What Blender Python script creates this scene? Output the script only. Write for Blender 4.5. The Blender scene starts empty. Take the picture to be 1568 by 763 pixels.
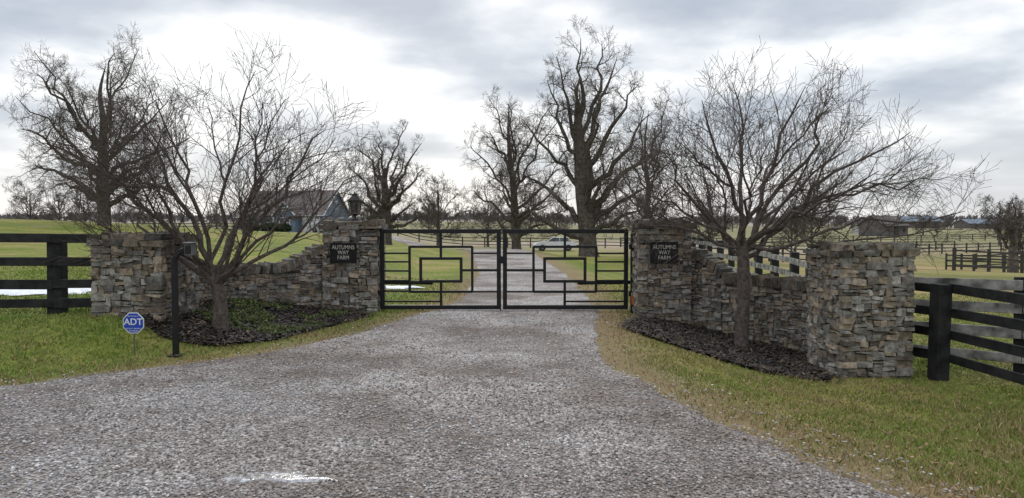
import bpy, math, random
import numpy as np
from mathutils import Vector, Matrix
rad=math.radians
scene=bpy.context.scene
scene.view_settings.view_transform='Standard'
scene.view_settings.look='None'
scene.view_settings.exposure=0
C=scene.collection

# ---------------------------------------------------------------- terrain
LY=[-60,0,6.3,7.0,7.63,8.45,9.55,11.5,13.7,14.3,16,24,42,55,70,90]
LX=[-60,-40,-14,-8,-5.3,-4.37,-3.25,-2.28,-1.75,-1.35,-1.15,-1.05,-2.4,-4.4,-9,-18]
RY=[-60,0,3,4.65,6.77,8.9,11,13.7,16,24,42,55,70,90]
RX=[30,7,3.4,2.45,1.71,1.15,1.25,1.62,1.7,1.75,1.0,-1.0,-5.6,-14.5]
def sm(a,b,v):
    t=np.clip((np.asarray(v,float)-a)/(b-a),0,1); return t*t*(3-2*t)
def wig(x,y):
    return (np.sin(x*3.1+np.sin(y*2.3)*1.4)+np.sin(y*4.7+x*1.9)*0.6+np.sin(x*9.3-y*7.9)*0.35+np.sin(x*1.1+y*0.7))*0.33
def xl(y): return np.interp(y,LY,LX)+0.07*wig(y*1.7,y*0+2)
def xr(y): return np.interp(y,RY,RX)+0.07*wig(y*1.9,y*0+5)
def H(x,y):
    x=np.asarray(x,float); y=np.asarray(y,float)
    ul=np.interp(y,LY,LX)-x; ur=x-np.interp(y,RY,RX)
    z=0.35*sm(0.1,2.9,ul)*sm(-3,-5.3,x)*sm(7.8,10.5,y)*(1-sm(20,60,y)*0.6)
    z=z-0.42*sm(0.15,3.2,ur)
    z=z+1.75*np.exp(-((x+38)/18)**2-((y-50)/30)**2)
    z=z-1.6*sm(5,40,x)*sm(14,60,y)
    z=z-1.1*sm(40,72,y)*sm(-18,-5,x)*(1-0.8*sm(5,40,x))*(1-0.6*sm(110,250,y))
    far=sm(120,500,np.hypot(x,y))
    z=z+far*(1.2*np.sin(x*0.011+1)+1.3*np.sin(y*0.009+x*0.004)+1.2)
    return z
def h(x,y): return float(H(x,y))

# ---------------------------------------------------------------- node material helpers
def newmat(name):
    m=bpy.data.materials.new(name); m.use_nodes=True
    nt=m.node_tree; b=nt.nodes['Principled BSDF']; return m,nt,b
def N(nt,t,**k):
    n=nt.nodes.new(t)
    for a,v in k.items(): setattr(n,a,v)
    return n
def noise(nt,vec,scale,detail=3,rough=0.6):
    n=N(nt,'ShaderNodeTexNoise'); n.inputs['Scale'].default_value=scale; n.inputs['Detail'].default_value=detail; n.inputs['Roughness'].default_value=rough
    nt.links.new(vec,n.inputs['Vector']); return n.outputs['Fac']
def ramp(nt,fac,stops):
    r=N(nt,'ShaderNodeValToRGB'); e=r.color_ramp.elements
    while len(e)<len(stops): e.new(0.5)
    for i,(p,c) in enumerate(stops):
        e[i].position=p; e[i].color=(c[0],c[1],c[2],1)
    nt.links.new(fac,r.inputs['Fac']); return r.outputs['Color']
def mixc(nt,a,b,f,mode='MIX'):
    n=N(nt,'ShaderNodeMix'); n.data_type='RGBA'; n.blend_type=mode
    for s,v in ((n.inputs[6],a),(n.inputs[7],b),(n.inputs[0],f)):
        if isinstance(v,(int,float)): s.default_value=v
        elif isinstance(v,tuple): s.default_value=(v[0],v[1],v[2],1)
        else: nt.links.new(v,s)
    return n.outputs[2]
def mth(nt,op,a,b=None,clamp=False):
    n=N(nt,'ShaderNodeMath',operation=op); n.use_clamp=clamp
    for i,v in enumerate((a,b)):
        if v is None: continue
        if isinstance(v,(int,float)): n.inputs[i].default_value=v
        else: nt.links.new(v,n.inputs[i])
    return n.outputs[0]
def bump(nt,b,hgt,strength,dist):
    n=N(nt,'ShaderNodeBump'); n.inputs['Strength'].default_value=strength; n.inputs['Distance'].default_value=dist
    nt.links.new(hgt,n.inputs['Height']); nt.links.new(n.outputs['Normal'],b.inputs['Normal'])
def pm(name,c1,c2,scale=6,rough=0.8,bs=0.3,bd=0.01,bscale=30,attr=False,metal=0.0,spec=0.3):
    m,nt,b=newmat(name)
    pos=N(nt,'ShaderNodeNewGeometry').outputs['Position']
    col=ramp(nt,noise(nt,pos,scale),[(0.35,c1),(0.65,c2)])
    if attr:
        a=N(nt,'ShaderNodeAttribute',attribute_name='col')
        col=mixc(nt,col,a.outputs['Color'],1.0,'MULTIPLY')
    nt.links.new(col,b.inputs['Base Color'])
    b.inputs['Roughness'].default_value=rough; b.inputs['Metallic'].default_value=metal
    b.inputs['Specular IOR Level'].default_value=spec
    if bs>0: bump(nt,b,noise(nt,pos,bscale,4,0.7),bs,bd)
    return m
def plain(name,attr=True,rough=.8,c=(1,1,1)):
    m,nt,b=newmat(name); b.inputs['Roughness'].default_value=rough; b.inputs['Specular IOR Level'].default_value=.2
    if attr:
        a=N(nt,'ShaderNodeAttribute',attribute_name='col'); nt.links.new(a.outputs['Color'],b.inputs['Base Color'])
    else: b.inputs['Base Color'].default_value=(*c,1)
    return m

M={}
M['stone']=pm('stone',(0.55,0.54,0.52),(1.32,1.27,1.2),12,0.92,1.0,0.026,30,attr=True)
M['core']=pm('mortar',(0.045,0.041,0.036),(0.075,0.07,0.062),10,1,0)
M['black']=pm('black_paint',(0.006,0.006,0.007),(0.012,0.012,0.013),8,0.45,0,spec=.3)
M['fence']=pm('fence_paint',(0.006,0.006,0.007),(0.026,0.025,0.025),5,0.75,0.6,0.01,40)
M['bark']=pm('bark',(0.06,0.046,0.038),(0.14,0.112,0.095),18,0.95,0.6,0.015,40)
M['bark2']=pm('oak_bark',(0.05,0.042,0.035),(0.14,0.118,0.10),6,0.95,0)
M['barkhaze']=plain('hazed_bark',False,1,(0.16,0.15,0.15))  # treeline grey has distance haze painted into the bark colour
M['snow']=pm('snow',(0.62,0.64,0.68),(0.8,0.82,0.85),9,0.6,0.4,0.02,20)
M['mulchchip']=plain('mulch')
M['blade']=plain('grass_blade')
M['pebble']=plain('pebbles')
M['shrub']=plain('shrub_leaf')
M['white']=pm('white_paint',(0.6,0.61,0.62),(0.72,0.72,0.72),3,0.5,0)
M['sign_text']=pm('sign_lettering',(0.42,0.40,0.34),(0.52,0.5,0.44),3,0.5,0)
M['siding']=pm('blue_siding',(0.12,0.165,0.215),(0.15,0.2,0.255),1,0.7,0)
M['roof']=pm('roof_shingles',(0.12,0.10,0.093),(0.2,0.17,0.155),4,0.9,0)
M['glass']=pm('dark_glass',(0.02,0.025,0.03),(0.04,0.045,0.05),2,0.12,0,spec=0.6)
M['lampglass']=pm('lantern_glass',(0.05,0.05,0.05),(0.10,0.10,0.10),9,0.15,0,spec=0.6)
M['blue']=pm('sign_blue',(0.012,0.055,0.36),(0.016,0.065,0.42),4,0.4,0)
M['paint_w']=pm('car_paint_white',(0.55,0.56,0.57),(0.6,0.61,0.62),1,0.25,0,spec=0.6)
M['paint_s']=pm('car_paint_silver',(0.3,0.31,0.32),(0.36,0.37,0.38),1,0.3,0,spec=0.6)
M['rubber']=pm('rubber',(0.015,0.015,0.015),(0.025,0.025,0.025),5,0.8,0)
M['metal']=pm('grey_metal',(0.10,0.10,0.105),(0.16,0.16,0.165),10,0.45,0,metal=0.4)
M['orange']=pm('orange_reflector',(0.6,0.12,0.02),(0.7,0.17,0.03),10,0.4,0)
M['barn']=pm('barn_wood',(0.09,0.08,0.075),(0.15,0.135,0.125),1,0.9,0)
M['farfence']=pm('old_fence_boards',(0.035,0.033,0.032),(0.07,0.065,0.06),1,0.9,0)
M['barnblue']=pm('metal_roof',(0.15,0.18,0.22),(0.18,0.215,0.26),1,0.8,0)
M['shed']=pm('pale_boards',(0.4,0.4,0.4),(0.48,0.48,0.48),1,0.8,0)
M['greywood']=pm('weathered_sunlit_board',(0.06,0.058,0.055),(0.34,0.33,0.31),4,0.85,0.5,0.01,40)  # worn grey boards; the pale tone also paints sunlight on some rails

def stone_extra():
    nt=M['stone'].node_tree; b=nt.nodes['Principled BSDF']
    src=b.inputs['Base Color'].links[0].from_socket
    g=N(nt,'ShaderNodeNewGeometry'); s=N(nt,'ShaderNodeSeparateXYZ'); nt.links.new(g.outputs['Normal'],s.inputs[0])
    up=mth(nt,'MULTIPLY',mth(nt,'SUBTRACT',s.outputs['Z'],0.2),1.3,True)
    nz=noise(nt,g.outputs['Position'],9,3)
    k=mth(nt,'MULTIPLY',up,mth(nt,'MULTIPLY',mth(nt,'SUBTRACT',nz,0.42),5,True),True)
    col=mixc(nt,src,(0.09,0.09,0.035),mth(nt,'MULTIPLY',k,0.8))
    nz2=noise(nt,g.outputs['Position'],3.2,4)
    k2=mth(nt,'MULTIPLY',mth(nt,'SUBTRACT',nz2,0.5),4,True)
    col=mixc(nt,col,(0.12,0.095,0.065),mth(nt,'MULTIPLY',k2,0.5))
    nt.links.new(col,b.inputs['Base Color'])
stone_extra()

def mat_gravel():
    m,nt,b=newmat('gravel')
    pos=N(nt,'ShaderNodeNewGeometry').outputs['Position']
    v=N(nt,'ShaderNodeTexVoronoi'); v.inputs['Scale'].default_value=46; nt.links.new(pos,v.inputs['Vector'])
    bw=N(nt,'ShaderNodeSeparateColor'); nt.links.new(v.outputs['Color'],bw.inputs[0])
    stone=ramp(nt,bw.outputs[0],[(0.0,(0.18,0.16,0.15)),(0.4,(0.31,0.288,0.275)),(0.75,(0.42,0.398,0.38)),(1.0,(0.68,0.66,0.64))])
    big=noise(nt,pos,0.5,4,0.6)
    tint=ramp(nt,big,[(0.38,(0.50,0.41,0.35)),(0.48,(0.88,0.81,0.77)),(0.60,(1.25,1.23,1.22))])
    col=mixc(nt,stone,tint,1.0,'MULTIPLY')
    mud=mth(nt,'MULTIPLY',mth(nt,'SUBTRACT',noise(nt,pos,0.8,5,0.7),0.52),8,True)
    col=mixc(nt,col,(0.19,0.14,0.11),mth(nt,'MULTIPLY',mud,0.7))
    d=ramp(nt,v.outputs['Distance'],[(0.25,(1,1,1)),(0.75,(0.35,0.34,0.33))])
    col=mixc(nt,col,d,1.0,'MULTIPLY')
    nt.links.new(col,b.inputs['Base Color']); b.inputs['Roughness'].default_value=0.85
    hh=mth(nt,'MULTIPLY',v.outputs['Distance'],-1.0)
    bump(nt,b,hh,1.0,0.014)
    return m
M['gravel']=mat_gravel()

def mat_ground():
    m,nt,b=newmat('grass_ground')
    pos=N(nt,'ShaderNodeNewGeometry').outputs['Position']
    s=N(nt,'ShaderNodeSeparateXYZ'); nt.links.new(pos,s.inputs[0])
    n1=noise(nt,pos,0.45,5,0.65); n2=noise(nt,pos,9,4,0.7); n3=noise(nt,pos,0.05,3); n4=noise(nt,pos,0.13,5,.7)
    near=ramp(nt,n1,[(0.36,(0.145,0.185,0.035)),(0.52,(0.215,0.22,0.06)),(0.64,(0.29,0.235,0.11))])
    near=mixc(nt,near,ramp(nt,n2,[(0.3,(0.55,0.55,0.55)),(0.7,(1.3,1.3,1.3))]),1.0,'MULTIPLY')
    near=mixc(nt,near,ramp(nt,n4,[(0.40,(0.72,0.85,0.7)),(0.6,(1.2,1.1,1.0))]),1.0,'MULTIPLY')
    fx=mth(nt,'MULTIPLY',mth(nt,'SUBTRACT',s.outputs['X'],6),0.12,True)
    fy=mth(nt,'MULTIPLY',mth(nt,'SUBTRACT',s.outputs['Y'],15),0.12,True)
    dry=mixc(nt,(0.22,0.2,0.08),(0.36,0.25,0.135),ramp(nt,n3,[(0.4,(0,0,0)),(0.6,(1,1,1))]))
    dry=mixc(nt,dry,ramp(nt,n4,[(0.42,(0.7,0.75,0.65)),(0.58,(1.15,1.1,1.1))]),1.0,'MULTIPLY')
    col=mixc(nt,near,dry,mth(nt,'MULTIPLY',mth(nt,'MULTIPLY',fx,fy),0.9))
    v=N(nt,'ShaderNodeTexVoronoi'); v.inputs['Scale'].default_value=0.006; nt.links.new(pos,v.inputs['Vector'])
    sc=N(nt,'ShaderNodeSeparateColor'); nt.links.new(v.outputs['Color'],sc.inputs[0])
    far=ramp(nt,sc.outputs[0],[(0.0,(0.3,0.235,0.165)),(0.35,(0.2,0.19,0.09)),(0.65,(0.36,0.29,0.215)),(1.0,(0.25,0.21,0.15))])
    ff=mth(nt,'MULTIPLY',mth(nt,'SUBTRACT',s.outputs['Y'],70),0.03,True)
    col=mixc(nt,col,far,ff)
    haze=mth(nt,'MULTIPLY',mth(nt,'SUBTRACT',s.outputs['Y'],300),0.0012,True)
    col=mixc(nt,col,(0.28,0.28,0.29),mth(nt,'MULTIPLY',haze,0.8))  # distance haze mixed into the far ground colour
    a=N(nt,'ShaderNodeAttribute',attribute_name='col')
    sa=N(nt,'ShaderNodeSeparateColor'); nt.links.new(a.outputs['Color'],sa.inputs[0])
    col=mixc(nt,col,(0.225,0.16,0.10),mth(nt,'MULTIPLY',sa.outputs[0],mth(nt,'ADD',n2,0.3,True)))
    nt.links.new(col,b.inputs['Base Color']); b.inputs['Roughness'].default_value=0.95; b.inputs['Specular IOR Level'].default_value=0.1
    bump(nt,b,noise(nt,pos,22,3,0.75),0.7,0.04)
    return m
M['ground']=mat_ground()
M['mulchbed']=pm('mulch_bed',(0.014,0.012,0.010),(0.04,0.032,0.027),16,0.95,0.8,0.03,45)
def mat_puddle():
    m,nt,b=newmat('puddle'); pos=N(nt,'ShaderNodeNewGeometry').outputs['Position']
    nz=noise(nt,pos,16,5)
    nt.links.new(ramp(nt,nz,[(0.42,(0.16,0.145,0.135)),(0.60,(0.5,0.5,0.51))]),b.inputs['Base Color'])
    b.inputs['Roughness'].default_value=0.15
    bump(nt,b,noise(nt,pos,24,4),0.6,0.012); return m
M['puddle']=mat_puddle()

# ---------------------------------------------------------------- mesh helpers
def mk(name,verts,faces,mats,cols=None,matidx=None,smooth=False,bevel=0,parent=None,origin=(0,0,0),segs=1):
    me=bpy.data.meshes.new(name)
    V=np.asarray(verts,dtype=np.float32).reshape(-1,3)-np.array(origin,dtype=np.float32)
    if isinstance(faces,np.ndarray):
        k=faces.shape[1]; nf=len(faces)
        me.vertices.add(len(V)); me.vertices.foreach_set('co',V.ravel())
        me.loops.add(nf*k); me.loops.foreach_set('vertex_index',faces.astype(np.int32).ravel())
        me.polygons.add(nf); me.polygons.foreach_set('loop_start',np.arange(0,nf*k,k,dtype=np.int32))
        me.update(calc_edges=True)
    else:
        me.from_pydata(V.tolist(),[],faces)
    for m in mats: me.materials.append(m)
    if matidx is not None: me.polygons.foreach_set('material_index',np.array(matidx,dtype=np.int32))
    if cols is not None:
        a=me.attributes.new('col','FLOAT_COLOR','POINT')
        c=np.ones((len(V),4),dtype=np.float32); c[:,:3]=np.asarray(cols,dtype=np.float32).reshape(-1,3)
        a.data.foreach_set('color',c.ravel())
    me.polygons.foreach_set('use_smooth',[smooth]*len(me.polygons))
    me.update()
    o=bpy.data.objects.new(name,me); C.objects.link(o)
    if parent is not None:
        o.parent=parent; po=Vector(parent['o']); o.location=Vector(origin)-po
    else: o.location=origin
    if bevel>0:
        b=o.modifiers.new('bevel','BEVEL'); b.width=bevel; b.segments=segs; b.limit_method='ANGLE'
    return o
def empty(name,loc):
    e=bpy.data.objects.new(name,None); e.location=loc; e['o']=tuple(loc); e.empty_display_size=0.2; C.objects.link(e); return e

class MB:
    def __init__(s): s.v=[];s.f=[];s.c=[];s.m=[]
    def add(s,vs,fs,col=(1,1,1),mat=0):
        b=len(s.v); s.v+= [tuple(x) for x in vs]; s.f+=[tuple(i+b for i in f) for f in fs]
        s.c+=[col]*len(vs); s.m+=[mat]*len(fs)
    def box(s,c,size,R=None,jit=0,col=(1,1,1),mat=0,rng=random):
        vs=[]
        for sx,sy,sz in ((-1,-1,-1),(1,-1,-1),(1,1,-1),(-1,1,-1),(-1,-1,1),(1,-1,1),(1,1,1),(-1,1,1)):
            p=Vector((sx*size[0]/2,sy*size[1]/2,sz*size[2]/2))
            if jit: p+=Vector((rng.uniform(-jit,jit),rng.uniform(-jit,jit),rng.uniform(-jit,jit)))
            if R is not None: p=R@p
            vs.append(p+Vector(c))
        s.add(vs,[(0,3,2,1),(4,5,6,7),(0,1,5,4),(1,2,6,5),(2,3,7,6),(3,0,4,7)],col,mat)
    def beam(s,p,q,w,hh,mat=0,col=(1,1,1),jit=0):
        p=Vector(p);q=Vector(q);d=q-p;L=d.length;x=d/L
        up=Vector((0,0,1)) if abs(x.z)<0.95 else Vector((0,1,0))
        y=up.cross(x).normalized(); z=x.cross(y)
        R=Matrix((x,y,z)).transposed()
        s.box((p+q)/2,(L,w,hh),R,jit,col,mat)
    def fr(s,p,q,r0,r1,n=10,mat=0,col=(1,1,1),cap=True,rot=0):
        p=Vector(p);q=Vector(q);x=(q-p).normalized()
        u=(Vector((0,0,1)) if abs(x.z)<0.9 else Vector((1,0,0))).cross(x).normalized(); w=x.cross(u)
        vs=[]
        for c,r in((p,r0),(q,r1)):
            for i in range(n):
                a=2*math.pi*i/n+rot; vs.append(c+u*math.cos(a)*r+w*math.sin(a)*r)
        fs=[(i,(i+1)%n,n+(i+1)%n,n+i) for i in range(n)]
        if cap: fs+=[tuple(range(n))[::-1],tuple(range(n,2*n))]
        s.add(vs,fs,col,mat)
    def build(s,name,mats,**k): return mk(name,s.v,s.f,mats,cols=s.c,matidx=s.m,**k)

# ---------------------------------------------------------------- ground sheet
def axis(lo,hi,step,far0,far1,g=1.13):
    a=list(np.arange(lo,hi+1e-6,step)); s=step; x=hi
    while x<far1: s*=g; x+=s; a.append(x)
    s=step; x=lo; pre=[]
    while x>far0: s*=g; x-=s; pre.append(x)
    return np.array(pre[::-1]+a)
xs=axis(-9,8,0.14,-2500,2500,1.07); ys=axis(3,18,0.14,-80,3200,1.06)
X,Y=np.meshgrid(xs,ys)
ul=np.interp(Y,LY,LX)-X; ur=X-np.interp(Y,RY,RX)
e=np.maximum(0,np.minimum(1,1.15-np.minimum(np.abs(ul)/.6,(np.abs(ur)-0.15)/0.95)))*(Y<60)
Z=H(X,Y)
near=(Y<25)&(np.abs(X)<15)&((ul>0.25)|(ur>0.25))
Z=Z+np.where(near,0.018*wig(X*1.7,Y*1.7),0)
ny,nx=X.shape
idx=np.arange(ny*nx).reshape(ny,nx)
F=np.stack([idx[:-1,:-1],idx[:-1,1:],idx[1:,1:],idx[1:,:-1]],-1).reshape(-1,4)
mk('ground',np.stack([X,Y,Z],-1).reshape(-1,3),F,[M['ground']],cols=np.stack([e,e,e],-1).reshape(-1,3),smooth=True)

# driveway
ry=np.concatenate([np.arange(-30,3,1.0),np.arange(3,20,0.12),np.arange(20,90,0.8)])
nc=90; t=np.linspace(0,1,nc)
RXv=xl(ry)[:,None]*(1-t)+xr(ry)[:,None]*t; RYv=np.repeat(ry[:,None],nc,1)
RZ=H(RXv,RYv)+0.02+0.0*RXv+np.where(RYv>35,0.03,0)
edge=np.minimum(t,1-t)[None,:]*(xr(ry)-xl(ry))[:,None]
RZ=RZ+0.012*wig(RXv*1.1,RYv*1.3)*np.clip(edge*3,0,1)*(RYv<30)-0.03*(edge<0.02)
idx=np.arange(len(ry)*nc).reshape(len(ry),nc)
F=np.stack([idx[:-1,:-1],idx[:-1,1:],idx[1:,1:],idx[1:,:-1]],-1).reshape(-1,4)
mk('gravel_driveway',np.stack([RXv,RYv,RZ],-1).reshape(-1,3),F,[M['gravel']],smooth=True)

# beds
BL=[(-5.25,10.3),(-4.7,9.85),(-4.0,9.95),(-3.4,10.6),(-2.95,12.0),(-2.55,13.4),(-3.3,14.1),(-4.1,13.8),(-4.8,13.2),(-5.2,12.6),(-5.35,11.5)]
BR=[(1.8,12.0),(2.15,13.1),(2.5,13.4),(3.4,13.7),(4.2,13.0),(4.7,12.3),(4.9,11.4),(4.55,10.4),(4.25,9.75),(3.4,9.9),(2.6,10.6),(2.1,11.3)]
def inside(x,y,P):
    r=np.zeros(x.shape,bool); n=len(P)
    for i in range(n):
        x1,y1=P[i];x2,y2=P[(i+1)%n]
        c=((y1>y)!=(y2>y))&(x<(x2-x1)*(y-y1)/(y2-y1+1e-12)+x1); r^=c
    return r
rs=np.random.RandomState(3)
def bed(name,P):
    P_=np.array(P); gx=np.arange(P_[:,0].min()-.1,P_[:,0].max()+.1,0.05); gy=np.arange(P_[:,1].min()-.1,P_[:,1].max()+.1,0.05)
    GX,GY=np.meshgrid(gx,gy); GXw=GX+0.06*wig(GX*2,GY*2); ins=inside(GXw,GY,P)
    GZ=H(GX,GY)+0.03+0.02*wig(GX*5,GY*5)+rs.uniform(-.012,.012,GX.shape)
    idx=np.arange(GX.size).reshape(GX.shape)
    c=ins[:-1,:-1]&ins[1:,1:]&ins[1:,:-1]&ins[:-1,1:]
    F=np.stack([idx[:-1,:-1],idx[:-1,1:],idx[1:,1:],idx[1:,:-1]],-1)[c]
    n=9000
    x=rs.uniform(P_[:,0].min()-.15,P_[:,0].max()+.15,n*2); y=rs.uniform(P_[:,1].min()-.15,P_[:,1].max()+.15,n*2)
    k=inside(x+rs.normal(0,.09,x.shape),y+rs.normal(0,.09,x.shape),P); x=x[k];y=y[k]; n=len(x)
    z=H(x,y)+0.035+rs.uniform(0,.03,n); a=rs.uniform(0,6.28,n); L=rs.uniform(.012,.045,n); w=rs.uniform(.005,.014,n); ti=rs.uniform(-.5,.5,n)
    dx=np.cos(a);dy=np.sin(a)
    c0=np.stack([x,y,z],-1); u=np.stack([dx*L,dy*L,ti*L],-1); v=np.stack([-dy*w,dx*w,rs.uniform(-.4,.4,n)*w],-1)
    cv=np.stack([c0-u-v,c0+u-v,c0+u+v,c0-u+v],1).reshape(-1,3)
    g=rs.uniform(0.012,0.08,n)[:,None]*np.array([[1.1,.9,.75]])
    g=np.where(rs.uniform(0,1,(n,1))<.05,np.array([[.2,.13,.07]]),g); g=np.repeat(g,4,0)
    V=np.concatenate([np.stack([GX,GY,GZ],-1).reshape(-1,3),cv]); 
    F2=np.arange(len(cv)).reshape(-1,4)+GX.size
    FF=np.concatenate([F,F2]); mi=np.concatenate([np.zeros(len(F)),np.ones(len(F2))])
    cols=np.concatenate([np.ones((GX.size,3)),g])
    mk(name,V,FF,[M['mulchbed'],M['mulchchip']],cols=cols,matidx=mi)
bed('mulch_bed',BL); bed('mulch_bed',BR)

# ---------------------------------------------------------------- grass blades
def near_pts(n,y0,y1,pw=1.6,half=0.8,extra=1.5):
    u=rs.uniform(0,1,n); a=1-pw
    y=(y0**a+u*(y1**a-y0**a))**(1/a)
    x=rs.uniform(-1,1,n)*(half*y+extra); return x,y
def grass():
    x,y=near_pts(420000,4.0,22,1.25)
    ul=xl(y)-x; ur=x-xr(y)
    edge=np.maximum(ul,ur)
    ok=(edge>-0.12)&(~inside(x,y,BL))&(~inside(x,y,BR))
    fade=np.clip((edge+0.12+0.16*wig(x*3,y*3))/np.where(x>0,1.0,.7),0.05,1)
    ok&=(rs.uniform(0,1,len(x))<fade)
    x=x[ok];y=y[ok];edge=edge[ok];n=len(x)
    cl=wig(x*1.3,y*1.3)+0.6*wig(x*5+3,y*5); 
    hgt=rs.uniform(.018,.05,n)*(1+0.6*np.clip(cl,-.8,1.2))
    wdt=(0.0022+0.00055*y)*rs.uniform(.7,1.3,n)
    a=rs.uniform(0,6.28,n); ln=rs.uniform(0.2,1.1,n)*hgt; a2=rs.uniform(0,6.28,n)
    z=H(x,y)+0.018*wig(x*1.7,y*1.7)*(edge>.25)-0.002
    b=np.stack([x,y,z],-1)
    wv=np.stack([np.cos(a)*wdt,np.sin(a)*wdt,0*a],-1); tip=b+np.stack([np.cos(a2)*ln,np.sin(a2)*ln,hgt],-1)
    V=np.stack([b-wv,b+wv,tip],1).reshape(-1,3)
    dryp=np.where(x>0,.36,.24)+0.45*np.clip(-wig(x*.9+7,y*.9),-1,1)+0.65*np.clip(1-edge/1.1,0,1)
    dry=rs.uniform(0,1,n)<dryp
    g1=np.array([.125,.18,.035]); g2=np.array([.24,.26,.065]); d1=np.array([.42,.31,.165]); d2=np.array([.25,.175,.095])
    t1=rs.uniform(0,1,n)[:,None]
    col=np.where(dry[:,None],d1*t1+d2*(1-t1),g1*t1+g2*(1-t1))
    left=(x<0)[:,None]; col=np.where(left&~dry[:,None],col*np.array([0.93,1.1,1.0]),col)
    mk('grass',V,np.arange(len(V)).reshape(-1,3),[M['blade']],cols=np.repeat(col,3,0))
    x,y=near_pts(3500,4,14,1.3); e_=np.maximum(xl(y)-x,x-xr(y)); k=e_>-0.3; x=x[k];y=y[k];n=len(x)
    s=rs.uniform(.010,.024,n);a=rs.uniform(0,6.28,n);z=H(x,y)+.035
    c=np.stack([x,y,z],-1);u=np.stack([np.cos(a)*s,np.sin(a)*s,rs.uniform(-.5,.5,n)*s],-1);v=np.stack([-np.sin(a)*s*.7,np.cos(a)*s*.7,rs.uniform(-.6,.6,n)*s],-1)
    V=np.stack([c-u,c-v,c+u,c+v],1).reshape(-1,3)
    cc=rs.uniform(.5,1.3,n)[:,None]*np.array([[.26,.18,.10]])
    mk('fallen_leaves',V,np.arange(len(V)).reshape(-1,4),[M['blade']],cols=np.repeat(cc,4,0))
grass()

def pebbles():
    x,y=near_pts(60000,3.4,15,1.8)
    e_=np.maximum(xl(y)-x,x-xr(y)); k=(e_<0.02)|((e_<0.7)&(rs.uniform(0,1,len(x))<0.18))
    q=((x+1.58)/.36)**2+((y-4.88)/.15)**2+.5*wig(x*9,y*9)
    k&=(q>1)|(rs.uniform(0,1,len(x))<.22)
    x=x[k];y=y[k];n=len(x)
    z=H(x,y)+0.026+0.012*wig(x*1.1,y*1.3)
    s=rs.uniform(.005,.0125,n)*(1+0.05*y)
    base=np.array([[1,0,0],[0,1,0],[-1,0,0],[0,-1,0],[0,0,1],[0,0,-1]],float)
    P=base[None]*s[:,None,None]*rs.uniform(.55,1.25,(n,6,1))
    P[:,:,2]*=.7
    a=rs.uniform(0,6.28,n);ca=np.cos(a)[:,None];sa=np.sin(a)[:,None]
    px=P[:,:,0]*ca-P[:,:,1]*sa; py=P[:,:,0]*sa+P[:,:,1]*ca
    V=np.stack([px+x[:,None],py+y[:,None],P[:,:,2]+z[:,None]],-1).reshape(-1,3)
    f=np.array([[0,1,4],[1,2,4],[2,3,4],[3,0,4],[1,0,5],[2,1,5],[3,2,5],[0,3,5]])
    F=(f[None]+6*np.arange(n)[:,None,None]).reshape(-1,3)
    g=rs.uniform(.15,.47,n); g=np.where(rs.uniform(0,1,n)<.07,.64,g)
    pt=np.clip(1.3*wig(x*.45+1,y*.55+2)+.5*wig(x*1.7,y*2.1),-1,1)
    # worn wheel tracks are browner, crown and shoulders paler
    cx=(np.interp(y,LY,LX)+np.interp(y,RY,RX))/2; cx=np.maximum(cx,-.4)+.2
    tr=np.exp(-((np.abs(x-cx)-.8)/.35)**2)*np.clip((y-3)/3,0,1)
    pt=np.clip(pt-.55*tr,-1,1)
    g=g*(1+.30*pt)
    col=g[:,None]*(np.array([[1.0,.95,.92]])+(rs.uniform(-.06,.06,(n,1))+.10*np.clip(-pt,0,1)[:,None])*np.array([[1,0,-1]]))
    mk('gravel_stones',V,F,[M['pebble']],cols=np.repeat(np.clip(col,.05,.8),6,0))
pebbles()

def blob(name,cx,cy,rx,ry_,mat,seed,lift=.03,n=60,amp=1):
    r=random.Random(seed); ph=[r.uniform(0,6.28) for _ in range(6)]
    vs=[];fs=[]
    rings=[0.0,.4,.75,1.0]
    vs.append((cx,cy,h(cx,cy)+lift))
    for q in rings[1:]:
        for i in range(n):
            a=6.2832*i/n; k=1+amp*(.22*math.sin(2*a+ph[0])+.16*math.sin(3*a+ph[1])+.12*math.sin(5*a+ph[2])+.09*math.sin(9*a+ph[3])+.06*math.sin(14*a+ph[4]))
            x=cx+rx*q*k*math.cos(a);y=cy+ry_*q*k*math.sin(a); vs.append((x,y,h(x,y)+lift*(1 if q<.9 else .25)))
    for i in range(n): fs.append((0,1+i,1+(i+1)%n))
    for k in range(2):
        for i in range(n): fs.append((1+k*n+i,1+(k+1)*n+i,1+(k+1)*n+(i+1)%n,1+k*n+(i+1)%n))
    mk(name,vs,fs,[mat],smooth=True)
blob('snow_patch',-9.2,14.3,1.5,1.0,M['snow'],1,.06)
blob('snow_patch',-13.0,15.5,1.2,.5,M['snow'],5,.06)
blob('snow_patch',-3.0,18.9,.6,.25,M['snow'],2,.05)
blob('puddle',-1.58,4.88,.30,.13,M['puddle'],3,.036,amp=1.3)

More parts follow.
